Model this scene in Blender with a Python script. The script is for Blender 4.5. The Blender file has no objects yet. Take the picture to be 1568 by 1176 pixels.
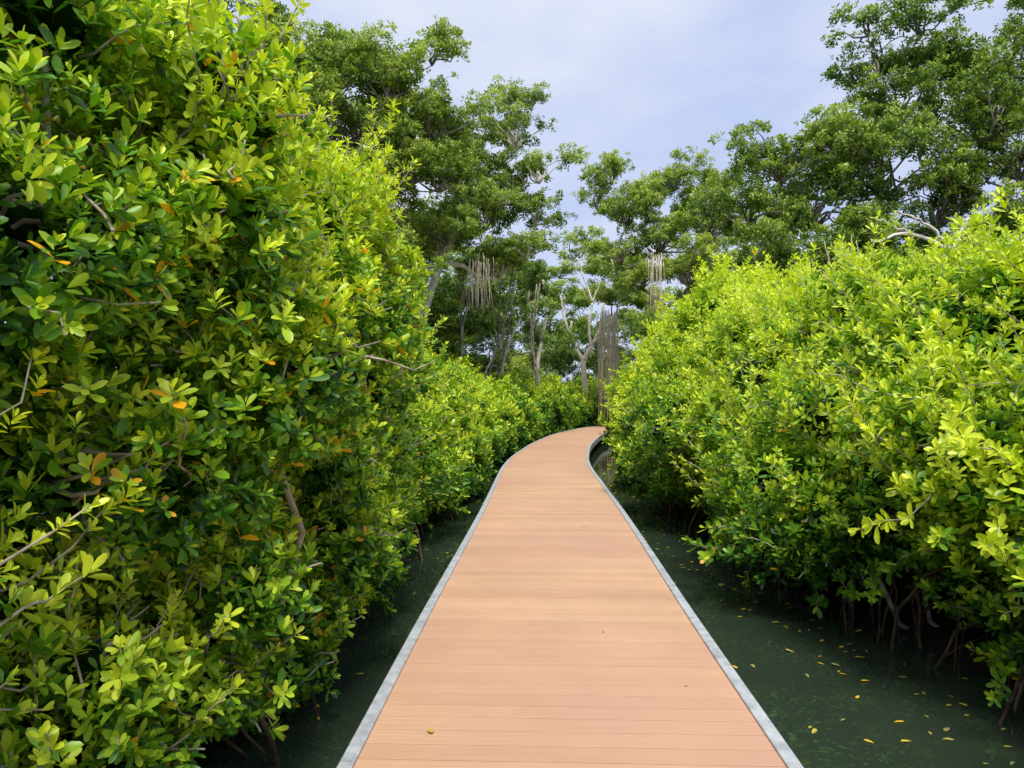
import bpy, math, numpy as np
from mathutils import Vector
rng=np.random.default_rng(7)
sc=bpy.context.scene
sc.view_settings.view_transform='Standard'; sc.view_settings.look='None'; sc.view_settings.exposure=0
COL=sc.collection
EYE=np.array([0,0,2.05])
# ------------------------------------------------------------ helpers
def smooth_fn(ys,xs,w=1.2):
    yy=np.linspace(-12,130,1421); xx=np.interp(yy,ys,xs)
    k=np.exp(-0.5*(np.arange(-40,41)*0.1/w)**2); k/=k.sum()
    xp=np.pad(xx,40,mode='edge'); xs2=np.convolve(xp,k,'valid')
    return lambda y: np.interp(y,yy,xs2)
class MB:
    def __init__(s): s.v=[];s.f=[];s.n=0
    def add(s,v,f):
        b=s.n; s.v.extend([tuple(p) for p in v]); s.f.extend([tuple(i+b for i in q) for q in f]); s.n+=len(v)
    def tube(s,pts,rad,sides=6):
        pts=np.asarray(pts,float); n=len(pts)
        rad=np.broadcast_to(np.asarray(rad,float),(n,))
        tan=np.gradient(pts,axis=0); tan/=np.linalg.norm(tan,axis=1,keepdims=True)+1e-9
        ref=np.array([0.31,0.2,0.93]); 
        if abs(tan[0]@ref)>.9: ref=np.array([1.,.1,0])
        a=np.cross(tan,ref); a/=np.linalg.norm(a,axis=1,keepdims=True)+1e-9
        b=np.cross(tan,a)
        ang=np.arange(sides)*2*math.pi/sides
        V=pts[:,None,:]+rad[:,None,None]*(np.cos(ang)[None,:,None]*a[:,None,:]+np.sin(ang)[None,:,None]*b[:,None,:])
        F=[]
        for i in range(n-1):
            for j in range(sides):
                k=(j+1)%sides
                F.append((i*sides+j,i*sides+k,(i+1)*sides+k,(i+1)*sides+j))
        F.append(tuple(range(sides))[::-1]); F.append(tuple((n-1)*sides+j for j in range(sides)))
        s.add(V.reshape(-1,3),F)
    def obj(s,name,mat,parent=None,smooth=True):
        me=bpy.data.meshes.new(name); me.from_pydata(s.v,[],s.f)
        me.materials.append(mat)
        if smooth: me.polygons.foreach_set('use_smooth',[True]*len(me.polygons))
        o=bpy.data.objects.new(name,me); COL.objects.link(o)
        if parent: o.parent=parent
        return o
def empty(name):
    o=bpy.data.objects.new(name,None); COL.objects.link(o); return o
def mat(name):
    m=bpy.data.materials.new(name); m.use_nodes=True
    nt=m.node_tree; return m,nt,nt.nodes,nt.links,nt.nodes['Principled BSDF']
def wig(a,b,n,amp,r=rng,sag=0):
    a=np.array(a,float);b=np.array(b,float);t=np.linspace(0,1,n)[:,None]
    p=a+(b-a)*t; w=np.sin(t*math.pi)
    L=np.linalg.norm(b-a)
    ph=r.uniform(0,6,3); fr=r.uniform(1,2.6,3)
    p+=w*amp*L*np.sin(ph+fr*t*math.pi)
    p[:,2]+=(w[:,0])*sag*L
    return p

# ------------------------------------------------------------ materials
def bark(name,c1,c2,sc_=6,spec=.5):
    m,nt,N,L,P=mat(name)
    tc=N.new('ShaderNodeTexCoord'); nz=N.new('ShaderNodeTexNoise'); nz.inputs['Scale'].default_value=sc_; nz.inputs['Detail'].default_value=4
    L.new(tc.outputs['Object'],nz.inputs['Vector'])
    r=N.new('ShaderNodeValToRGB'); r.color_ramp.elements[0].position=.35; r.color_ramp.elements[1].position=.65
    r.color_ramp.elements[0].color=(*c1,1); r.color_ramp.elements[1].color=(*c2,1)
    L.new(nz.outputs['Fac'],r.inputs[0]); L.new(r.outputs[0],P.inputs['Base Color']); P.inputs['Roughness'].default_value=.9; P.inputs['Specular IOR Level'].default_value=spec
    return m
M_bark=bark('grey_bark',(.13,.11,.085),(.36,.33,.28))
M_pale=bark('pale_bark',(.52,.47,.38),(.78,.73,.64))
M_root=bark('prop_root_bark',(.035,.018,.011),(.14,.08,.05))
M_hang=bark('hanging_root_bark',(.56,.45,.35),(.78,.67,.55),3)
M_twig=bark('twig_bark',(.18,.15,.10),(.50,.45,.36),10)

def leafmat(name,dark,mid,hi,trans=.28,rough=.38,spec=.42):
    m,nt,N,L,P=mat(name)
    a=N.new('ShaderNodeAttribute'); a.attribute_type='GEOMETRY'; a.attribute_name='lc'
    s=N.new('ShaderNodeSeparateColor'); L.new(a.outputs['Color'],s.inputs[0])
    t=N.new('ShaderNodeAttribute'); t.attribute_type='GEOMETRY'; t.attribute_name='tint'
    def mth(op,x,y):
        n=N.new('ShaderNodeMath'); n.operation=op
        for i,q in enumerate((x,y)):
            if isinstance(q,(int,float)): n.inputs[i].default_value=q
            else: L.new(q,n.inputs[i])
        return n.outputs[0]
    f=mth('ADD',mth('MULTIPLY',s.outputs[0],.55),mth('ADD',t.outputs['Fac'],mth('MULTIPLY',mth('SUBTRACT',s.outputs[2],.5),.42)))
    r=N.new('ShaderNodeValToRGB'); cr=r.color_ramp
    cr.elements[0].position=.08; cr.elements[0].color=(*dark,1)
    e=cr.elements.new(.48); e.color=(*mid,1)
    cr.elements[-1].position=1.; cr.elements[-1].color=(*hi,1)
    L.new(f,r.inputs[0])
    mx=N.new('ShaderNodeMix'); mx.data_type='RGBA'; L.new(s.outputs[1],mx.inputs[0]); L.new(r.outputs[0],mx.inputs[6]); mx.inputs[7].default_value=(.90,.46,.02,1)
    L.new(mx.outputs[2],P.inputs['Base Color'])
    P.inputs['Roughness'].default_value=rough; P.inputs['Specular IOR Level'].default_value=spec
    tr=N.new('ShaderNodeBsdfTranslucent')
    mm=N.new('ShaderNodeMix'); mm.data_type='RGBA'; mm.blend_type='MULTIPLY'; mm.inputs[0].default_value=1
    L.new(mx.outputs[2],mm.inputs[6]); mm.inputs[7].default_value=(1.3,1.35,.5,1); L.new(mm.outputs[2],tr.inputs[0])
    ms=N.new('ShaderNodeMixShader'); ms.inputs[0].default_value=trans
    L.new(P.outputs[0],ms.inputs[1]); L.new(tr.outputs[0],ms.inputs[2]); L.new(ms.outputs[0],N['Material Output'].inputs[0])
    return m
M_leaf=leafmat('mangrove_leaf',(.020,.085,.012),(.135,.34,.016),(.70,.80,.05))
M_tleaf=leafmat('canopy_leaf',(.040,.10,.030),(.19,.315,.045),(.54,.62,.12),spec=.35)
M_core,_,_,_,P=mat('painted_inner_shade'); P.inputs['Base Color'].default_value=(.012,.026,.008,1); P.inputs['Roughness'].default_value=1; P.inputs['Specular IOR Level'].default_value=0  # near-black colour stands in for the shade between leaves

# ------------------------------------------------------------ leaf sources (unlinked collections)
def add_leaf(V,F,C,org,d,up,Ln,Wd,col,r,low=False):
    d=d/np.linalg.norm(d); w=np.cross(up,d); w/=np.linalg.norm(w)+1e-9; nrm=np.cross(d,w)
    curl=r.uniform(-.25,.15); b=len(V); tw=r.uniform(-.25,.25)
    def cen(t): return org+d*t*Ln+nrm*curl*Ln*t*t
    if low:
        V.append(org)
        for t,ww in ((.42,.85),(.82,.8)):
            V.append(cen(t)-w*ww*Wd/2+nrm*tw*Wd*.4); V.append(cen(t)+w*ww*Wd/2-nrm*tw*Wd*.4)
        V.append(cen(1)); C.extend([col]*6)
        F+=[(b,b+1,b+2),(b+1,b+3,b+4,b+2),(b+3,b+5,b+4)]; return
    T=[0,.28,.62,.88]; WW=[.06,.68,1.,.7]
    for t,ww in zip(T,WW):
        ww*=Wd/2; c=cen(t); wv=w*math.cos(tw*t)+nrm*math.sin(tw*t)
        V.append(c-wv*ww+nrm*ww*.32); V.append(c); V.append(c+wv*ww+nrm*ww*.32)
    V.append(cen(1)); C.extend([col]*13)
    for i in range(3):
        a=b+i*3
        F.append((a,a+1,a+4,a+3)); F.append((a+1,a+2,a+5,a+4))
    a=b+9; F+=[(a,a+1,b+12),(a+1,a+2,b+12)]
def rosette_into(V,F,C,org,R,n,r,sc_=1.,orange=0,low=False):
    off=r.uniform(0,6)
    for k in range(n):
        q=k/(n-1); az=off+k*2.4+r.normal(0,.25)
        pol=math.radians(15+62*q**.85+r.normal(0,11))
        d=R@np.array([math.sin(pol)*math.cos(az),math.sin(pol)*math.sin(az),math.cos(pol)])
        Ln=(.055+.045*min(1,q*1.8))*sc_*r.uniform(.75,1.2); Wd=Ln*r.uniform(.36,.46)
        up=R@np.array([0,0,1.])
        col=(1-q if q<.5 else .5*(1-q), 1. if k>=n-orange else 0., r.uniform(), 1)
        add_leaf(V,F,C,org-up*.03*sc_*q*2+d*.006,d,up,Ln,Wd,col,r,low)
def src(name,V,F,C,m):
    me=bpy.data.meshes.new(name); me.from_pydata([tuple(v) for v in V],[],F); me.materials.append(m)
    ca=me.color_attributes.new('lc','FLOAT_COLOR','POINT'); ca.data.foreach_set('color',np.array(C,dtype=np.float32).ravel())
    me.polygons.foreach_set('use_smooth',[True]*len(me.polygons)); me.update()
    return bpy.data.objects.new(name,me)
def randrot(r,tilt):
    a=r.uniform(0,6.283); t=abs(r.normal(0,tilt)); z=np.array([math.sin(t)*math.cos(a),math.sin(t)*math.sin(a),math.cos(t)])
    x=np.cross([0.1,1,.2],z); x/=np.linalg.norm(x); return np.stack([x,np.cross(z,x),z],1)
C_ros=bpy.data.collections.new('leaf_rosettes'); C_rof=bpy.data.collections.new('leaf_rosettes_far')
for i in range(7):
    V,F,C=[],[],[]; r=np.random.default_rng(50+i)
    rosette_into(V,F,C,np.zeros(3),np.eye(3),[9,7,8,10,6,8,9][i],r,1.,0 if i<6 else 2)
    C_ros.objects.link(src('rosette_%d'%i,V,F,C,M_leaf))
    V,F,C=[],[],[]
    rosette_into(V,F,C,np.zeros(3),np.eye(3),[7,6,7,8,6,7,8][i],r,1.08,0 if i<6 else 2,True)
    C_rof.objects.link(src('rosettefar_%d'%i,V,F,C,M_leaf))
C_spr=bpy.data.collections.new('leaf_sprays')
for i in range(5):
    V,F,C=[],[],[]; r=np.random.default_rng(80+i)
    for k in range(7):
        p=r.normal(0,1,3); p/=np.linalg.norm(p); p*=r.uniform(.04,.27); p[2]=p[2]*.6
        rosette_into(V,F,C,p,randrot(r,.6),6,r,1.3,0,True)
    C_spr.objects.link(src('spray_%d'%i,V,F,C,M_tleaf))

def inst_group(name,coll):
    g=bpy.data.node_groups.new(name,'GeometryNodeTree')
    g.interface.new_socket('Geometry',in_out='INPUT',socket_type='NodeSocketGeometry')
    g.interface.new_socket('Geometry',in_out='OUTPUT',socket_type='NodeSocketGeometry')
    N=g.nodes;L=g.links
    i=N.new('NodeGroupInput');o=N.new('NodeGroupOutput'); ip=N.new('GeometryNodeInstanceOnPoints'); m2=N.new('GeometryNodeMeshToPoints')
    ci=N.new('GeometryNodeCollectionInfo'); ci.inputs['Collection'].default_value=coll
    ci.inputs['Separate Children'].default_value=True; ci.inputs['Reset Children'].default_value=True
    def na(n,t):
        a=N.new('GeometryNodeInputNamedAttribute'); a.data_type=t; a.inputs['Name'].default_value=n
        return a.outputs['Attribute']
    L.new(i.outputs[0],m2.inputs[0]); L.new(m2.outputs[0],ip.inputs['Points']); L.new(ci.outputs[0],ip.inputs['Instance'])
    ip.inputs['Pick Instance'].default_value=True
    L.new(na('var','INT'),ip.inputs['Instance Index'])
    e=N.new('FunctionNodeEulerToRotation'); L.new(na('rot','FLOAT_VECTOR'),e.inputs[0]); L.new(e.outputs[0],ip.inputs['Rotation'])
    rl=N.new('GeometryNodeRealizeInstances')
    L.new(na('sca','FLOAT'),ip.inputs['Scale']); L.new(ip.outputs[0],rl.inputs[0]); L.new(rl.outputs[0],o.inputs[0])
    return g
G_ros=inst_group('scatter_rosettes',C_ros); G_rof=inst_group('scatter_rosettes_far',C_rof); G_spr=inst_group('scatter_sprays',C_spr)
def scatter(name,pts,nrm,scl,tint,var,group,parent):
    n=len(pts); 
    if n==0: return
    z=nrm/(np.linalg.norm(nrm,axis=1,keepdims=True)+1e-9)
    rv=rng.normal(size=(n,3)); x=np.cross(rv,z); x/=np.linalg.norm(x,axis=1,keepdims=True); y=np.cross(z,x)
    b=-np.arcsin(np.clip(x[:,2],-1,1)); a=np.arctan2(y[:,2],z[:,2]); c=np.arctan2(x[:,1],x[:,0])
    me=bpy.data.meshes.new(name); me.vertices.add(n); me.vertices.foreach_set('co',pts.astype(np.float32).ravel())
    at=me.attributes.new('rot','FLOAT_VECTOR','POINT'); at.data.foreach_set('vector',np.stack([a,b,c],1).astype(np.float32).ravel())
    at=me.attributes.new('sca','FLOAT','POINT'); at.data.foreach_set('value',scl.astype(np.float32))
    at=me.attributes.new('tint','FLOAT','POINT'); at.data.foreach_set('value',tint.astype(np.float32))
    at=me.attributes.new('var','INT','POINT'); at.data.foreach_set('value',var.astype(np.int32))
    o=bpy.data.objects.new(name,me); COL.objects.link(o); o.parent=parent
    md=o.modifiers.new('scatter','NODES'); md.node_group=group
    return o

# ------------------------------------------------------------ layout (metres, water z=0, deck z=0.45)
DZ=.45
ctr=smooth_fn([-12,-2,3.2,5.4,7.4,10.3,16.5,19,24,30,36,40,44,47,60],[-.2,.05,.25,.33,.43,.56,.76,.95,1.56,2.62,4.35,6.6,10,15,45],.9)
lf=smooth_fn([-12,0,2,3,8,12,16,19,24,30,36,40,43,47,52,60],[-3.2,-2.5,-1.8,-1.34,-1.30,-1.02,-.75,-.62,.05,1.25,3.0,4.9,7.5,13,22,45],.6)
rf=smooth_fn([-12,3,4.5,7,10.4,14.7,19,23,28,33,36,40,60],[3.6,3.3,3.1,2.68,2.45,2.65,2.95,3.5,4.9,7.0,9.0,13.5,60],.7)

# ------------------------------------------------------------ bushes
def lobes_from_profile(face,side,y0,y1,prof,n,rr,zs=.85,seed=0,hem=.14):
    r=np.random.default_rng(seed); out=[]
    for i in range(n):
        y=r.uniform(y0,y1); pr=np.array(prof(y),float)
        seg=np.linalg.norm(np.diff(pr,axis=0),axis=1); cs=np.concatenate([[0],np.cumsum(seg)]); t=r.uniform(0,cs[-1])
        k=min(np.searchsorted(cs,t,side='right')-1,len(seg)-1); q=(t-cs[k])/seg[k]; p=pr[k]+(pr[k+1]-pr[k])*q
        d=(pr[k+1]-pr[k])/seg[k]; inn=np.array([d[1],-d[0]])
        R=r.uniform(*rr); c=p+inn*R*r.uniform(.35,1.6)
        z=max(c[1],hem+R*zs)
        out.append((face(y)+side*c[0],y,z,R,R*r.uniform(.85,1.25),R*zs))
    return np.array(out)
def build_bush(name,L,dens,seed,tintf,scl=1.,orange=.01,shell=.28,core=.58,sprig=4,hem=.13,spl=.5,hth=.36,backing=None):
    r=np.random.default_rng(seed); par=empty(name)
    A=4*math.pi*(L[:,3]*L[:,4]*L[:,5])**(2/3); cnt=(A*dens).astype(int); idx=np.repeat(np.arange(len(L)),cnt)
    d=r.normal(size=(len(idx),3)); d/=np.linalg.norm(d,axis=1,keepdims=True)
    Rr=L[idx,3:6]; lob_n=1+.14*np.sin(d[:,0]*5+idx)+.13*np.sin(d[:,1]*6+idx*1.7)+.12*np.sin(d[:,2]*7+idx*2.3)
    dep=r.uniform(0,1,len(idx))**1.5*shell-.07
    P=L[idx,:3]+d*Rr*lob_n[:,None]-d*dep[:,None]
    nr=d/Rr; nr/=np.linalg.norm(nr,axis=1,keepdims=True)
    view=EYE-P; dist=np.linalg.norm(view,axis=1); view/=dist[:,None]
    far=np.clip((dist-8)/22,0,1)
    keep=(P[:,2]>hem+.08*np.sin(P[:,1]*2.3))&((nr*view).sum(1)>-.45)&(r.uniform(size=len(P))<(1-.62*far))
    hole=np.sin(P[:,0]*3.3+1)*np.sin(P[:,1]*2.9)*np.sin(P[:,2]*3.9+2)
    keep&=~((hole>hth)&(r.uniform(size=len(P))<.78))
    P=P[keep];nr=nr[keep];idx=idx[keep];dep=dep[keep]
    keep=np.ones(len(P),bool)
    for k in range(len(L)):
        q=(P-L[k,:3])/(L[k,3:6]-.20); m=(np.einsum('ij,ij->i',q,q)<1)&(idx!=k); keep&=~m
    P=P[keep];nr=nr[keep];idx=idx[keep];dep=dep[keep]
    ax=nr*.7+np.array([0,0,.8])+r.normal(0,.38,P.shape)
    lt=r.normal(0,.13,len(L))
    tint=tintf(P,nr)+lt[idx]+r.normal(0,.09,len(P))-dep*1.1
    mb=MB()
    dist=np.linalg.norm(P-EYE,axis=1)
    cand=np.where(dep<.03)[0]; ns=min(len(cand),int(len(L)*sprig)); ch=r.choice(cand,ns,replace=False)
    P2=[];A2=[];T2=[]
    for j in ch:
        u=nr[j]*.8+np.array([0,0,.55])+r.normal(0,.4,3); u/=np.linalg.norm(u); Ls=r.uniform(.12,spl)
        path=wig(P[j]-u*.25,P[j]+u*Ls,6,.08,r)
        if abs(path[-1,0]-ctr(path[-1,1]))<1.3: continue
        nn=int(2+Ls/.065); 
        for q in range(nn):
            t=(q+1)/nn; c=np.array([np.interp(t*5,range(6),path[:,a]) for a in range(3)])
            side=r.normal(0,1,3); side/=np.linalg.norm(side); c=c+side*.07*(1-t*.7)*r.uniform(.4,1.4)
            P2.append(c); A2.append(u+side*.8*(1-t)+np.array([0,0,.3])); T2.append(tint[j]+.10+.14*t)
        if dist[j]<14: mb.tube(path,[.007,.006,.005,.005,.004,.003],4)
    if P2:
        P=np.concatenate([P,P2]);ax=np.concatenate([ax,A2]);tint=np.concatenate([tint,T2])
    kk=np.abs(P[:,0]-ctr(P[:,1]))>1.14; P,ax,tint=P[kk],ax[kk],tint[kk]
    dist=np.linalg.norm(P-EYE,axis=1); far=np.clip((dist-8)/22,0,1)
    var=r.integers(0,6,len(P)); var[r.uniform(size=len(P))<orange]=6
    s=scl*r.uniform(.65,1.2,len(P))*(1+far*.75)
    nm=dist<7.
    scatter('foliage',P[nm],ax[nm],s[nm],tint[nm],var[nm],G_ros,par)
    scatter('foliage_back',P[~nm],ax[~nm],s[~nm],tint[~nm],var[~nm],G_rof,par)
    for k in range(len(L)):
        c=L[k,:3]; ds=np.linalg.norm(c-EYE)
        if ds>22: continue
        b=np.array([c[0]+np.sign(c[0]-ctr(c[1]))*r.uniform(.3,1.2),c[1]+r.uniform(-.6,.6),max(-.1,c[2]-r.uniform(.8,2))])
        mb.tube(wig(b,c,5,.1,r),[.028,.024,.02,.016,.012],5)
        if ds<13:
            for q in range(7):
                dd=r.normal(size=3); dd[2]=abs(dd[2])*.5; dd/=np.linalg.norm(dd)
                mb.tube(wig(c,c+dd*L[k,3:6]*r.uniform(1.05,1.25),6,.12,r),[.014,.012,.010,.008,.006,.004],4)
    mb.obj('branches',M_twig,par)
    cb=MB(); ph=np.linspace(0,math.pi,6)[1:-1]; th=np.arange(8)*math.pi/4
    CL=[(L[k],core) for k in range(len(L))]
    if backing is not None:   # added dark lumps that keep sky from showing beneath the hem
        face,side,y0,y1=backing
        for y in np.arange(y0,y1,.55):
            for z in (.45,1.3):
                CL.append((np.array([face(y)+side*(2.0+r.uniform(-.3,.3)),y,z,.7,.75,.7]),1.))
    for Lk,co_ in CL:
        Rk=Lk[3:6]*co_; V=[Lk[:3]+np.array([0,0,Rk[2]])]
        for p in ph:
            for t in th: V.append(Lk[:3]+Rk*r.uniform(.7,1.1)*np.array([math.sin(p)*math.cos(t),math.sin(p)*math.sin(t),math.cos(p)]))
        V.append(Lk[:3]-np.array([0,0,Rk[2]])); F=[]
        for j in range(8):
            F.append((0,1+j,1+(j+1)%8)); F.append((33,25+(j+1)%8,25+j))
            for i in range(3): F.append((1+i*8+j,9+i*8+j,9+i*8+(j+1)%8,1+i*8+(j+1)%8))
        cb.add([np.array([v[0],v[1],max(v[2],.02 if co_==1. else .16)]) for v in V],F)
    cb.obj('inner_shade_cores',M_core,par,smooth=False)  # added dark lumps, painted shade behind the leaf gaps
    return par

def profR(y):
    h=np.interp(y,[2,5.5,9,14,20,26,45],[3.1,3.25,3.3,3.85,4.3,4.6,4.6])+.2*math.sin(y*1.7)+.13*math.sin(y*3.9+1)
    o=lambda z:.17*math.sin(y*1.3+.5+z*1.1)+.10*math.sin(y*2.9-z*2.2)
    return [(.08+o(.3),.35),(-.08+o(1),.95),(.03+o(1.6),1.6),(.48+o(2.4),2.4),(1.0,h-.5),(1.6,h),(3.4,h+.15)]
LR=lobes_from_profile(rf,1,.4,26,profR,430,(.24,.84),seed=3,hem=.28)
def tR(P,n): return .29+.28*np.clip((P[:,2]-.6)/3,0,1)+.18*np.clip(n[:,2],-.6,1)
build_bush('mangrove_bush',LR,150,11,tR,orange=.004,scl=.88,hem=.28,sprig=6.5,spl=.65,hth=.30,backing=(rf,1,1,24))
LR2=lobes_from_profile(rf,1,25,44,profR,130,(.6,1.0),seed=4)
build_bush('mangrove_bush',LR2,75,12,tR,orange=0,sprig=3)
def profL(y):
    k0=np.interp(y,[1,3,6,8],[.15,.0,.0,.15])
    k=lambda z:k0+.13*math.sin(y*2.1+z*1.3)+.09*math.sin(y*3.7-z*2)
    return [(.0+k(.2),.15),(-.1+k(1),1.0),(-.30+k(1.9),1.9),(-.36+k(2.7),2.7),(-.1+k(3.4),3.4),(.6+k(4),4.1),(1.15+k(5),4.9),(1.9+k(6),5.8),(2.9,6.4)]
LL=lobes_from_profile(lf,-1,.8,7.2,profL,180,(.22,.62),seed=5)
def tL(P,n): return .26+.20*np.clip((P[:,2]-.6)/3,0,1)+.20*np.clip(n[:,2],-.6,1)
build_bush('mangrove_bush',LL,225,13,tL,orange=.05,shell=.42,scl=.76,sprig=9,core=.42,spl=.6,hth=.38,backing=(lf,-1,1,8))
def profL2(y):
    h=np.interp(y,[7,9,11,13,17,30,45],[4.5,4.2,3.3,2.8,2.5,2.35,2.3])+.12*math.sin(y*1.9)
    o=.13*math.sin(y*1.7)
    return [(.05+o,.15),(-.1+o,.8),(.0+o,1.4),(.25+o,2.0),(.6,h-.4),(1.2,h),(2.6,h+.4),(4,h+.9)]
LL2=lobes_from_profile(lf,-1,6.8,22,profL2,240,(.28,.75),seed=6)
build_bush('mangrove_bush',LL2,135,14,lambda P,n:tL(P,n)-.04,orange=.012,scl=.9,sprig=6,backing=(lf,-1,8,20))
LL3=lobes_from_profile(lf,-1,21,48,profL2,200,(.5,.95),seed=8)
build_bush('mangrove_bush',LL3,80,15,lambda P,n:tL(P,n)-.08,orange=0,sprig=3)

# ------------------------------------------------------------ trees
def build_tree(name,base,blobs,seed,tint=.3,trunk_r=.2,clumps=20,per=12,scl=1.,matw=None,trunkpts=None,limbs=True):
    r=np.random.default_rng(seed); par=empty(name); mb=MB(); B=np.array(blobs,float)
    cen=B[:,:3].mean(0); low=B[:,2].min()
    if trunkpts is None:
        top=np.array([cen[0]*.6+base[0]*.4,cen[1]*.6+base[1]*.4,max(low-1.0,base[2]+1.5)])
        tp=wig(np.array([base[0],base[1],base[2]]),top,8,.05,r)
    else: tp=np.array(trunkpts,float); top=tp[-1]
    mb.tube(tp,np.linspace(trunk_r,trunk_r*.65,len(tp)),8)
    P=[];A=[];T=[]
    nodes=[(top,trunk_r*.6)]
    for k in np.argsort(np.linalg.norm(B[:,:3]-top,axis=1)):
        c=B[k,:3]; R=B[k,3]
        D=[np.linalg.norm(c-n[0])+ (2.5 if n[0][2]>c[2]+.5 else 0) for n in nodes]; j=int(np.argmin(D)); n0,r0=nodes[j]
        r1=max(r0*.68,.022)
        lp=wig(n0,c-np.array([0,0,R*.35]),8,.11,r,.03)
        if limbs or np.linalg.norm(lp[0]-lp[-1])<4: mb.tube(lp,np.linspace(r0*.8,r1*.7,8),6)
        nodes.append((lp[-1],r1)); nodes.append((lp[4],r0*.8))
        K=max(5,int(clumps*(R/1.6)**2))
        for q in range(K):
            d=r.normal(size=3); d/=np.linalg.norm(d); 
            if d[2]<-.3: d[2]*=-.6
            cc=c+d*R*np.array([1.1,1.1,.92])*r.uniform(.3,1.12)
            if limbs: mb.tube(wig(lp[-1],cc,6,.13,r,.05),np.linspace(.032,.010,6)*(1+.2*R),4)
            cr=r.uniform(.26,.62); n=max(3,int(per*r.uniform(.7,1.35)*(cr/.47)**2))
            pd=r.normal(size=(n,3)); pd/=np.linalg.norm(pd,axis=1,keepdims=True); pp=cc+pd*cr*r.uniform(.3,1.2,(n,1))*np.array([1.15,1.15,.7])
            P.append(pp); A.append(pd*.5+np.array([0,0,.9])+r.normal(0,.3,(n,3)))
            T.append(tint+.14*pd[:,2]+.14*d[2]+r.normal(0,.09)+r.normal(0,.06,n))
            if limbs:
                for t in range(3): mb.tube(wig(cc,pp[r.integers(n)]*1.0+pd[0]*.1,4,.1,r),[.012,.01,.008,.005],3)
    P=np.concatenate(P);A=np.concatenate(A);T=np.concatenate(T)
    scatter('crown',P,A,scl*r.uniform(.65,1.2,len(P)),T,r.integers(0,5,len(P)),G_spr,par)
    mb.obj('trunk_and_limbs',matw or M_bark,par)
    return par
T1=[(-8.6,22,12.25,1.9),(-6.9,22,10.5,2.1),(-5.1,22,9.9,2.1),(-9.6,22.5,9.9,2.2),(-3.6,22,11.2,1.7),(-4.6,22,12.4,1.0),(-2.4,22,12.2,.8),(-3.2,22,8.9,1.8),(-6.7,21,8.0,2.0),(-11,23,12,2.0),(-5.2,21.5,6.6,1.9),(-8.8,21,6.5,2.2),(-3.9,22,7.1,1.6),(-6.5,22.5,12.0,1.4),(-5.4,22,11.4,1.5),(-2.2,22.5,10.2,1.4),(-2.3,23,8.9,1.4),(-2.1,24,7.4,1.4),(-7.5,22.5,13.2,1.1),(-4.6,22,8.6,1.5),(-3.3,22.5,5.8,1.2),(-3.1,23,10.2,1.5)]
build_tree('mangrove_tree',(-5.5,22.5,-.1),T1,21,tint=.40,trunk_r=.24)
T2=[(.14,27,11.6,1.4),(-.2,27,12.9,1.0),(1.0,27,10.2,1.1),(-1.5,27,10.6,1.5),(-1.05,27.3,8.7,1.7),(-2.6,26.5,7.8,1.7),(-4.0,26.5,7.2,1.6),(.5,27.5,7.5,1.2),(.9,28,8.9,1.1),(-.5,28,6.9,1.2),(-1.8,26,9.4,1.3),(0,27.5,10,1.2)]
build_tree('mangrove_tree',(-3.9,27,-.1),T2,22,tint=.36,trunk_r=.2,matw=M_pale,trunkpts=[(-4.0,26.5,-.2),(-3.8,26.5,2.2),(-3.35,26.4,4.2),(-3.0,26.4,5.5),(-2.6,26.5,6.7)])
T3=[(4.6,34,12.2,1.2),(5.3,34,10.4,1.6),(7.4,34,11.9,1.3),(6.8,34,9.2,1.8),(3.9,34,11.0,1.0),(9.8,34,11.7,1.4),(9.2,34,9.8,1.9),(8.0,33,7.5,1.9),(11.5,33,9.2,1.9),(10.6,32,7.0,1.8),(6.2,34,11.2,1.2),(5.0,34,8.5,1.2),(8.6,34,11,1.3),(6.0,34,7.4,1.4)]
build_tree('mangrove_tree',(6.8,34.5,-.1),T3,23,tint=.47,trunk_r=.2)
T4=[(7.3,20,8.3,1.5),(8.2,20,7.2,1.7),(9.0,20,8.8,1.5),(6.5,20.5,7.0,1.4),(10,20,8.0,1.7),(10.5,20,9.7,1.5),(9.9,20,11.0,1.0),(9.7,20,12.1,.8),(11.1,20,12.1,1.0),(12.1,20,10.7,1.3),(7.0,19.5,5.6,1.4),(8.8,19.5,5.7,1.5),(12.2,19,9.0,1.6),(11.2,19.5,7.0,1.6),(9.6,20,6.3,1.4),(11.2,20,11,1.1)]
build_tree('mangrove_tree',(10.2,20.5,-.1),T4,24,tint=.28,trunk_r=.24)
T5=[(13.6,19,12.1,1.2),(13.3,19,9.9,1.8),(14.5,19,11.2,1.7),(12.8,18.5,7.9,1.7),(14.2,18,7.2,1.8),(15,18,9.3,1.8),(13,17,6.4,1.3)]
build_tree('mangrove_tree',(13.5,19.2,-.1),T5,25,tint=.28,trunk_r=.22)
T6=[(-4.4,13,5.0,1.3),(-5.8,14,6.0,1.5),(-4.2,16,5.2,1.4),(-7.2,13,7.0,1.5),(-6.6,17,6.6,1.6),(-3.3,19,4.6,1.3)]
build_tree('mangrove_tree',(-5.3,15,-.1),T6,26,tint=.38,trunk_r=.16,scl=.9)
r=np.random.default_rng(99); D=[]
for x in np.arange(-24,40,2.5):
    top=np.interp(x,[-30,-12,-4,0,4,8,14,45],[15,14,12.8,11.5,11.0,12.5,13,14])
    for z in np.arange(1.5,top,2.4):
        D.append((x+r.uniform(-.9,.9),r.uniform(50,58),z+r.uniform(-.6,.6),r.uniform(1.6,2.3)))
build_tree('distant_trees',(0,56,-.1),D,31,tint=.42,scl=1.9,clumps=10,per=8,limbs=False)
D2=[]
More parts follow.
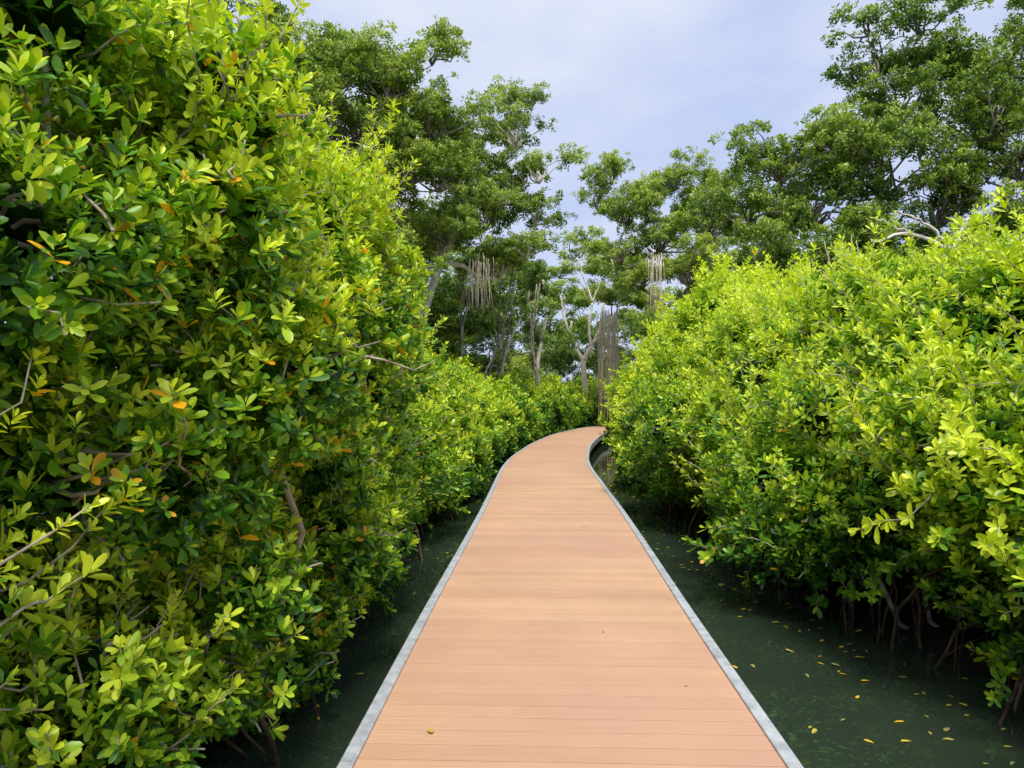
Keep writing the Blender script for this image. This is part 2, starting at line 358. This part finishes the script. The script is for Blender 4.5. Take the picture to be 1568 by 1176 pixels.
for i in range(64):
    x=r.uniform(-9,2.2); y=r.uniform(33,42)+max(0,x*1.5)
    D2.append((x,y,r.choice([2.8,3.6,4.6,5.6,7.2,8.2]),r.uniform(.8,1.4)))
for i in range(26): D2.append((r.uniform(2,11),r.uniform(46.5,49),r.uniform(1.5,6.5),r.uniform(1.2,1.6)))
for i in range(30): D2.append((r.uniform(-8,-1.2),r.uniform(29,33),r.uniform(3,6.8),r.uniform(1.0,1.5)))
for i in range(16): D2.append((r.uniform(8,20),r.uniform(27,34),r.uniform(4,6.5),r.uniform(1.2,1.8)))
build_tree('understory_trees',(-4,38,-.1),D2,32,tint=.19,scl=1.35,clumps=12,per=6,limbs=False)

def bare(name,paths,m,seed=3):
    rr=np.random.default_rng(seed); par=empty(name); mb=MB()
    for p,r0,r1 in paths:
        p=np.array(p,float); t=np.linspace(0,len(p)-1,len(p)*5); q=np.stack([np.interp(t,range(len(p)),p[:,i]) for i in range(3)],1)
        for _ in range(2): q[1:-1]=(q[:-2]+q[1:-1]*2+q[2:])/4
        q[1:-1]+=rr.normal(0,.018,q[1:-1].shape)
        mb.tube(q,np.linspace(r0,r1,len(q)),7)
    mb.obj('trunk_and_branches',m,par); return par
y=39.5
bare('pale_mangrove_tree',[([(3.95,y,-.1),(3.88,y,2.2),(3.82,y,3.9)],.19,.15),
 ([(3.82,y,3.9),(3.4,y,4.5),(3.15,y,5.3),(3.2,y,6.0)],.13,.08),([(3.82,y,3.9),(4.3,y,4.8),(4.75,y,5.6),(4.9,y,7.0)],.14,.07),
 ([(4.2,y,4.7),(4.1,y,5.8),(4.3,y,7.0)],.09,.05),([(4.75,y,5.6),(5.4,y,5.9),(5.7,y,6.8)],.09,.05),([(3.15,y,5.3),(2.75,y,6.2),(2.6,y,7.4)],.08,.04),
 ([(4.3,y,7.0),(3.9,y,8.2),(3.5,y,9.4)],.06,.03),([(4.9,y,7.0),(5.5,y,8.2),(5.3,y,9.6)],.07,.03),([(4.3,y,7.0),(4.8,y,8.4)],.05,.02),([(5.7,y,6.8),(6.3,y,7.4),(7.1,y,8.5)],.05,.02)],M_pale)
build_tree('mangrove_tree',(4.9,45,-.1),[(3.6,42,10.0,1.1),(5.4,42,10.2,1.2),(4.4,42.5,11.2,1.0),(2.7,42,9.0,.9),(6.8,42,9.2,1.2),(5.6,40,8.2,.7),(5.1,37.8,6.9,.75),(5.9,38,7.2,.8)],77,tint=.46,trunk_r=.10,scl=1.1,clumps=15)
y=38
bare('pale_mangrove_tree',[([(1.0,y,-.1),(1.2,y,3.0),(1.5,y,4.7),(1.8,y,6.2),(1.6,y,8.0)],.14,.06),([(1.5,y,4.7),(1.0,y,6.0),(.7,y,7.6)],.09,.04),([(-1.1,y,-.1),(-.8,y,3.6),(-.2,y,6.2)],.11,.05),([(-.7,y,3.9),(-1.3,y,6.0)],.07,.03),([(-.6,32,-.1),(-.5,32,3.0),(-.1,32,4.4),(.5,32,5.6)],.08,.04),([(-.3,32,3.8),(-.9,32,5.2)],.05,.02)],M_pale)
tr=[]
for i in range(14):
    x=rng.uniform(-7,2.5); yy=rng.uniform(28,34); yy=max(yy,28+x*2.6+4); l=rng.uniform(-1.4,1.4); l2=rng.uniform(-.6,.6)
    tr.append(([(x,yy,-.1),(x+l*.3+l2,yy,2.2),(x+l*.6,yy,4.2),(x+l,yy,7)],rng.uniform(.04,.08),.03))
bare('mangrove_trunks',tr,M_bark)
bare('mangrove_limb',[([(10.2,14.5,3.2),(9.7,15,4.4),(9.2,15.4,5.1),(8.4,15.6,5.5),(7.6,15.6,5.3)],.08,.025),([(9.2,15.4,5.1),(8.6,15.4,5.7),(8.0,15.4,5.9)],.04,.015),([(8.4,15.6,5.5),(7.7,15.6,5.8)],.03,.012),([(9.7,15,4.4),(10.2,15,5.2),(10.7,15,5.8)],.045,.015),([(9.2,15.4,5.1),(9.6,15.5,5.8)],.035,.012)],M_pale)

def hang(name,specs,seed):
    r=np.random.default_rng(seed); par=empty(name); mb=MB()
    for (x0,x1,y,z0,z1,n,rad) in specs:
        for i in range(n):
            x=r.uniform(x0,x1); yy=y+r.uniform(-.7,.7); b=z0+abs(r.normal(0,.25))*(z1-z0)*(.2+1.6*abs((x-x0)/(x1-x0)-.6)); b=min(b,z1-.4); t=z1+r.uniform(-.1,.35)
            dx=(x-(x0+x1)/2)*.3+r.normal(0,.08)
            p=[(x-dx*k/5+.03*math.sin(k*1.3+i),yy,b+(t-b)*k/5) for k in range(6)]
            mb.tube(p,np.linspace(rad*.5,rad,6)*r.uniform(.5,1.5),4)
    mb.obj('roots',M_hang,par)
hang('hanging_aerial_roots',[(4.25,5.45,37.2,.3,6.0,50,.017),(4.7,5.2,37.0,.2,5.2,12,.02)],1)
hang('hanging_aerial_roots',[(-1.7,-.5,25.8,4.9,6.6,30,.009),(-4.6,-3.9,24.5,4.2,6.4,20,.009),(5.8,6.6,31.8,5.2,7.9,24,.011),(7.3,8.0,17.5,4.3,5.4,10,.007)],2)

def proproots(name,face,side,y0,y1,n,seed):
    r=np.random.default_rng(seed); par=empty(name); mb=MB()
    for i in range(n):
        y=y0+(y1-y0)*r.uniform()**1.3; f=face(y); a=np.array([f+side*r.uniform(.35,1.3),y,r.uniform(.45,1.1)])
        e=np.array([f+side*r.uniform(-.12,.8),y+r.normal(0,.6),-.35])
        t=np.linspace(0,1,9)[:,None]; p=a+(e-a)*t; p[:,:2]=a[:2]+(e-a)[:2]*np.sin(t*math.pi/2)**.9; p[:,2]=a[2]+(e[2]-a[2])*(t[:,0]**1.9)
        p[1:-1]+=r.normal(0,.015,(7,3))
        mb.tube(p,np.linspace(.02,.013,9)*r.uniform(.4,1.2),5)
    mb.obj('roots',M_root,par)
proproots('mangrove_prop_roots',rf,1,2.5,20,200,41)
proproots('mangrove_prop_roots',lf,-1,2.5,16,70,42)

# ------------------------------------------------------------ boardwalk
ys=np.linspace(-4,52,5601); xs=ctr(ys); s=np.concatenate([[0],np.cumsum(np.hypot(np.diff(xs),np.diff(ys)))])
def at(sv):
    y=np.interp(sv,s,ys); x=np.interp(sv,s,xs); y2=np.interp(sv+.05,s,ys); x2=np.interp(sv+.05,s,xs)
    t=np.array([x2-x,y2-y]); t/=np.linalg.norm(t)+1e-12; return np.array([x,y]),t,np.array([t[1],-t[0]])
walk=empty('boardwalk'); HW=.93
V=[];F=[]; S=s[-1]-.3; pitch=.145; n=int(S/pitch)
for i in range(n):
    g_=.0034; e=.001; a=at(i*pitch+g_); b=at((i+1)*pitch-g_); a2=at(i*pitch+g_+e); b2=at((i+1)*pitch-g_-e)
    base=len(V); dz=rng.normal(0,.0003)
    def pt(q,o,z): p=q[0]+q[2]*o; return (p[0],p[1],z)
    V+= [pt(a,-HW,DZ-.03),pt(a,HW,DZ-.03),pt(b,HW,DZ-.03),pt(b,-HW,DZ-.03),
         pt(a,-HW,DZ-e+dz),pt(a,HW,DZ-e+dz),pt(b,HW,DZ-e+dz),pt(b,-HW,DZ-e+dz),
         pt(a2,-HW,DZ+dz),pt(a2,HW,DZ+dz),pt(b2,HW,DZ+dz),pt(b2,-HW,DZ+dz)]
    fs=[(3,2,1,0),(0,1,5,4),(1,2,6,5),(2,3,7,6),(3,0,4,7),(4,5,9,8),(5,6,10,9),(6,7,11,10),(7,4,8,11),(8,9,10,11)]
    F+=[tuple(base+k for k in f) for f in fs]
me=bpy.data.meshes.new('deck_planks'); me.from_pydata(V,[],F)
M_deck,nt,N,L,P=mat('composite_deck')
g=N.new('ShaderNodeNewGeometry'); tc=N.new('ShaderNodeTexCoord')
r1=N.new('ShaderNodeValToRGB'); c=r1.color_ramp; c.elements[0].color=(.565,.325,.195,1); c.elements[1].color=(.655,.400,.240,1); e=c.elements.new(.5); e.color=(.615,.365,.220,1)
L.new(g.outputs['Random Per Island'],r1.inputs[0])
mp=N.new('ShaderNodeMapping'); mp.inputs['Scale'].default_value=(1.2,55,1); L.new(tc.outputs['Object'],mp.inputs[0])
nz=N.new('ShaderNodeTexNoise'); nz.inputs['Scale'].default_value=1.6; nz.inputs['Detail'].default_value=5; L.new(mp.outputs[0],nz.inputs['Vector'])
n2=N.new('ShaderNodeTexNoise'); n2.inputs['Scale'].default_value=1.1; n2.inputs['Detail'].default_value=8; n2.inputs['Roughness'].default_value=.7; L.new(tc.outputs['Object'],n2.inputs['Vector'])
def mr(src,a,b,lo=.3,hi=.7):
    m=N.new('ShaderNodeMapRange'); m.inputs[1].default_value=lo;m.inputs[2].default_value=hi;m.inputs[3].default_value=a;m.inputs[4].default_value=b; L.new(src,m.inputs[0]); return m.outputs[0]
mul=N.new('ShaderNodeMath'); mul.operation='MULTIPLY'; L.new(mr(nz.outputs['Fac'],.91,1.06),mul.inputs[0]); L.new(mr(n2.outputs['Fac'],.87,1.08),mul.inputs[1])
vm=N.new('ShaderNodeVectorMath'); vm.operation='SCALE'; L.new(r1.outputs[0],vm.inputs[0]); L.new(mul.outputs[0],vm.inputs['Scale'])
n3=N.new('ShaderNodeTexNoise'); n3.inputs['Scale'].default_value=.35; n3.inputs['Detail'].default_value=4; L.new(tc.outputs['Object'],n3.inputs['Vector'])
mxp=N.new('ShaderNodeMix'); mxp.data_type='RGBA'; L.new(mr(n3.outputs['Fac'],0,.7,.45,.62),mxp.inputs[0]); L.new(vm.outputs[0],mxp.inputs[6]); mxp.inputs[7].default_value=(.54,.30,.205,1)
L.new(mxp.outputs[2],P.inputs['Base Color']); P.inputs['Roughness'].default_value=.6
me.materials.append(M_deck); o=bpy.data.objects.new('deck_planks',me); COL.objects.link(o); o.parent=walk
M_met,nt,N,L,P=mat('galvanised_edge')
tc=N.new('ShaderNodeTexCoord'); nz=N.new('ShaderNodeTexNoise'); nz.inputs['Scale'].default_value=14; nz.inputs['Detail'].default_value=8; L.new(tc.outputs['Object'],nz.inputs['Vector'])
r1=N.new('ShaderNodeValToRGB'); r1.color_ramp.elements[0].position=.3; r1.color_ramp.elements[1].position=.7; r1.color_ramp.elements[0].color=(.34,.36,.38,1); r1.color_ramp.elements[1].color=(.60,.62,.64,1)
L.new(nz.outputs['Fac'],r1.inputs[0]); L.new(r1.outputs[0],P.inputs['Base Color']); P.inputs['Roughness'].default_value=.5; P.inputs['Metallic'].default_value=.15
mb=MB()
for sd in (-1,1):
    prof=[(HW+.002,DZ-.03),(HW+.002,DZ+.008),(HW+.006,DZ+.012),(HW+.064,DZ+.012),(HW+.070,DZ+.006),(HW+.070,DZ-.17),(HW+.055,DZ-.17),(HW+.055,DZ-.03)]
    k0=0.
    while k0<S-2.4:
        kk=np.linspace(k0+.003,k0+2.397,9); Vv=[]; Ff=[]
        for q in kk:
            a=at(q)
            for (o_,z) in prof: p=a[0]+a[2]*o_*sd; Vv.append((p[0],p[1],z))
        m=len(prof)
        for i in range(8):
            for j in range(m):
                f=(i*m+j,i*m+(j+1)%m,(i+1)*m+(j+1)%m,(i+1)*m+j); Ff.append(f if sd<0 else f[::-1])
        Ff.append(tuple(range(m))); Ff.append(tuple(8*m+j for j in range(m)))
        mb.add(Vv,Ff)
        for q in np.arange(k0+.15,k0+2.4,.6):
            a=at(q); p=a[0]+a[2]*(HW+.035)*sd; mb.tube([(p[0],p[1],DZ+.008),(p[0],p[1],DZ+.016)],[.008,.007],8)
        k0+=2.4
mb.obj('metal_edge_trim',M_met,walk,smooth=False)
mb=MB(); k=1.
while k<S:
    a=at(k)
    for sd in (-1,1):
        p=a[0]+a[2]*.75*sd; mb.tube([(p[0],p[1],-.9),(p[0],p[1],DZ-.15)],[.07,.07],10)
    p1=a[0]-a[2]*.9; p2=a[0]+a[2]*.9; mb.tube([(p1[0],p1[1],DZ-.095),(p2[0],p2[1],DZ-.095)],[.055,.055],4)
    k+=2.4
mb.obj('piles_and_beams',M_root,walk)

M_yl,nt,N,L,P=mat('fallen_leaf')
g=N.new('ShaderNodeNewGeometry'); r1=N.new('ShaderNodeValToRGB'); c=r1.color_ramp; c.elements[0].color=(.80,.45,.02,1); c.elements[1].color=(.20,.22,.09,1); c.elements.new(.5).color=(.62,.46,.05,1)
L.new(g.outputs['Random Per Island'],r1.inputs[0]); L.new(r1.outputs[0],P.inputs['Base Color']); P.inputs['Roughness'].default_value=.5
def flat_leaves(name,pl):
    V,F,C=[],[],[]; r=np.random.default_rng(5)
    for (x,y,z,L_) in pl:
        a=r.uniform(0,6.28); add_leaf(V,F,C,np.array([x,y,z]),np.array([math.cos(a),math.sin(a),.03]),np.array([0,0,1.]),L_,L_*.42,(0,0,0,1),r)
    V=[np.array([v[0],v[1],max(v[2],p)]) for v,p in zip(V,np.repeat([q[2] for q in pl],13))]
    mb=MB(); mb.add(V,F); return mb.obj(name,M_yl)
flat_leaves('fallen_leaves',[(-.40,3.57,DZ+.004,.07),(.62,5.0,DZ+.004,.03),(.9,9,DZ+.004,.05),(.3,13,DZ+.004,.05),(-.3,8.2,DZ+.004,.04),(.95,4.1,DZ+.004,.025)])
fl=[]
for i in range(280):
    y=3+15*rng.uniform()**1.2
    if rng.uniform()<.8:
        x=rng.uniform(ctr(y)+1.1,rf(y)+.3)
        if rng.uniform()<.75: x=rf(y)-abs(rng.normal(0,.35))+.02
        if x<ctr(y)+1.1: continue
    else: x=rng.uniform(lf(y)-.1,ctr(y)-1.05)
    fl.append((x,y,.004,rng.uniform(.03,.075)))
flat_leaves('floating_leaves',fl)

# ------------------------------------------------------------ ground + water
gx=np.concatenate([[-400,-200,-100,-60,-40],np.arange(-30,40.1,.5),[50,70,110,200,400]]); gy=np.concatenate([[-60,-30,-15],np.arange(-8,60.1,.5),[70,90,130,200,400,700]])
X,Y=np.meshgrid(gx,gy); dl=X-(lf(Y)-.6); dr=(rf(Y)+.6)-X; dd=np.minimum(dl,dr)
Z=.12-np.clip(dd/.8,0,1)*.9+.05*np.sin(X*1.7+Y)*np.sin(Y*1.3)
nx,ny=len(gx),len(gy)
mb=MB(); mb.add(np.stack([X,Y,Z],-1).reshape(-1,3),[(j*nx+i,j*nx+i+1,(j+1)*nx+i+1,(j+1)*nx+i) for j in range(ny-1) for i in range(nx-1)])
mb.obj('ground',bark('mud',(.012,.010,.007),(.035,.028,.018),2,0.))
M_w,nt,N,L,P=mat('canal_water')
tc=N.new('ShaderNodeTexCoord')
v=N.new('ShaderNodeTexVoronoi'); v.inputs['Scale'].default_value=11
mp=N.new('ShaderNodeMapping'); mp.inputs['Scale'].default_value=(1,2.0,1); mp.inputs['Rotation'].default_value=(0,0,.6)
nw=N.new('ShaderNodeTexNoise'); nw.inputs['Scale'].default_value=3; L.new(tc.outputs['Object'],nw.inputs['Vector'])
va=N.new('ShaderNodeVectorMath'); va.operation='ADD'; L.new(tc.outputs['Object'],va.inputs[0]); L.new(nw.outputs['Color'],va.inputs[1]); L.new(va.outputs[0],mp.inputs[0]); L.new(mp.outputs[0],v.inputs['Vector'])
r1=N.new('ShaderNodeValToRGB'); r1.color_ramp.elements[0].position=.1; r1.color_ramp.elements[1].position=.36; r1.color_ramp.elements[0].color=(1,1,1,1); r1.color_ramp.elements[1].color=(0,0,0,1); L.new(v.outputs['Distance'],r1.inputs[0])
nn=N.new('ShaderNodeTexNoise'); nn.inputs['Scale'].default_value=.9; nn.inputs['Detail'].default_value=4; L.new(tc.outputs['Object'],nn.inputs['Vector'])
m1=N.new('ShaderNodeMapRange'); m1.inputs[1].default_value=.38; m1.inputs[2].default_value=.60; m1.inputs[4].default_value=1.; L.new(nn.outputs['Fac'],m1.inputs[0])
mu=N.new('ShaderNodeMath'); mu.operation='MULTIPLY'; L.new(r1.outputs[0],mu.inputs[0]); L.new(m1.outputs[0],mu.inputs[1])
mx=N.new('ShaderNodeMix'); mx.data_type='RGBA'; L.new(mu.outputs[0],mx.inputs[0]); mx.inputs[6].default_value=(.027,.042,.026,1); mx.inputs[7].default_value=(.065,.105,.040,1)
L.new(mx.outputs[2],P.inputs['Base Color']); P.inputs['Roughness'].default_value=.01; P.inputs['IOR'].default_value=1.42
rn=N.new('ShaderNodeTexNoise'); rn.inputs['Scale'].default_value=2.2; rn.inputs['Detail'].default_value=2; L.new(tc.outputs['Object'],rn.inputs['Vector'])
b=N.new('ShaderNodeBump'); b.inputs['Strength'].default_value=.05; b.inputs['Distance'].default_value=.02; L.new(rn.outputs['Fac'],b.inputs['Height']); L.new(b.outputs[0],P.inputs['Normal'])
mb=MB(); mb.add([(-400,-60,0),(400,-60,0),(400,700,0),(-400,700,0)],[(0,1,2,3)]); mb.obj('water',M_w)

# ------------------------------------------------------------ sky + sun
el=math.radians(57); az=math.radians(175)
w=bpy.data.worlds.new('World'); sc.world=w; w.use_nodes=True; N=w.node_tree.nodes; L=w.node_tree.links
bg=N['Background']; bg.inputs[1].default_value=.125
sk=N.new('ShaderNodeTexSky'); sk.sky_type='NISHITA'; sk.sun_disc=False; sk.sun_elevation=el; sk.sun_rotation=az
tc=N.new('ShaderNodeTexCoord'); mp=N.new('ShaderNodeMapping'); mp.inputs['Scale'].default_value=(1,1,2.4); mp.inputs['Rotation'].default_value=(0,.35,0); L.new(tc.outputs['Generated'],mp.inputs[0])
nz=N.new('ShaderNodeTexNoise'); nz.inputs['Scale'].default_value=2.6; nz.inputs['Detail'].default_value=6; nz.inputs['Roughness'].default_value=.48; L.new(mp.outputs[0],nz.inputs['Vector'])
cr=N.new('ShaderNodeValToRGB'); cr.color_ramp.elements[0].position=.36; cr.color_ramp.elements[1].position=.62; cr.color_ramp.elements[0].color=(.42,.51,.76,1); cr.color_ramp.elements[1].color=(.65,.69,.81,1)
L.new(nz.outputs['Fac'],cr.inputs[0])
vs=N.new('ShaderNodeVectorMath'); vs.operation='SCALE'; vs.inputs['Scale'].default_value=10; L.new(cr.outputs[0],vs.inputs[0])
mx=N.new('ShaderNodeMix'); mx.data_type='RGBA'; mx.inputs[0].default_value=.90; L.new(sk.outputs[0],mx.inputs[6]); L.new(vs.outputs[0],mx.inputs[7]); L.new(mx.outputs[2],bg.inputs[0])
sd=bpy.data.lights.new('sun','SUN'); sd.energy=4.0; sd.angle=math.radians(16); sd.color=(1,.96,.88)
so=bpy.data.objects.new('sun',sd); COL.objects.link(so)
S3=Vector((math.sin(az)*math.cos(el),math.cos(az)*math.cos(el),math.sin(el))); so.rotation_euler=S3.to_track_quat('Z','Y').to_euler(); so.location=(0,-5,20)
cd=bpy.data.cameras.new('camera'); cd.lens=26; cd.sensor_width=36; cd.clip_end=2000; cd.clip_start=.05
co=bpy.data.objects.new('camera',cd); COL.objects.link(co); co.location=(0,0,2.05); co.rotation_euler=(math.radians(90.86),0,0); sc.camera=co
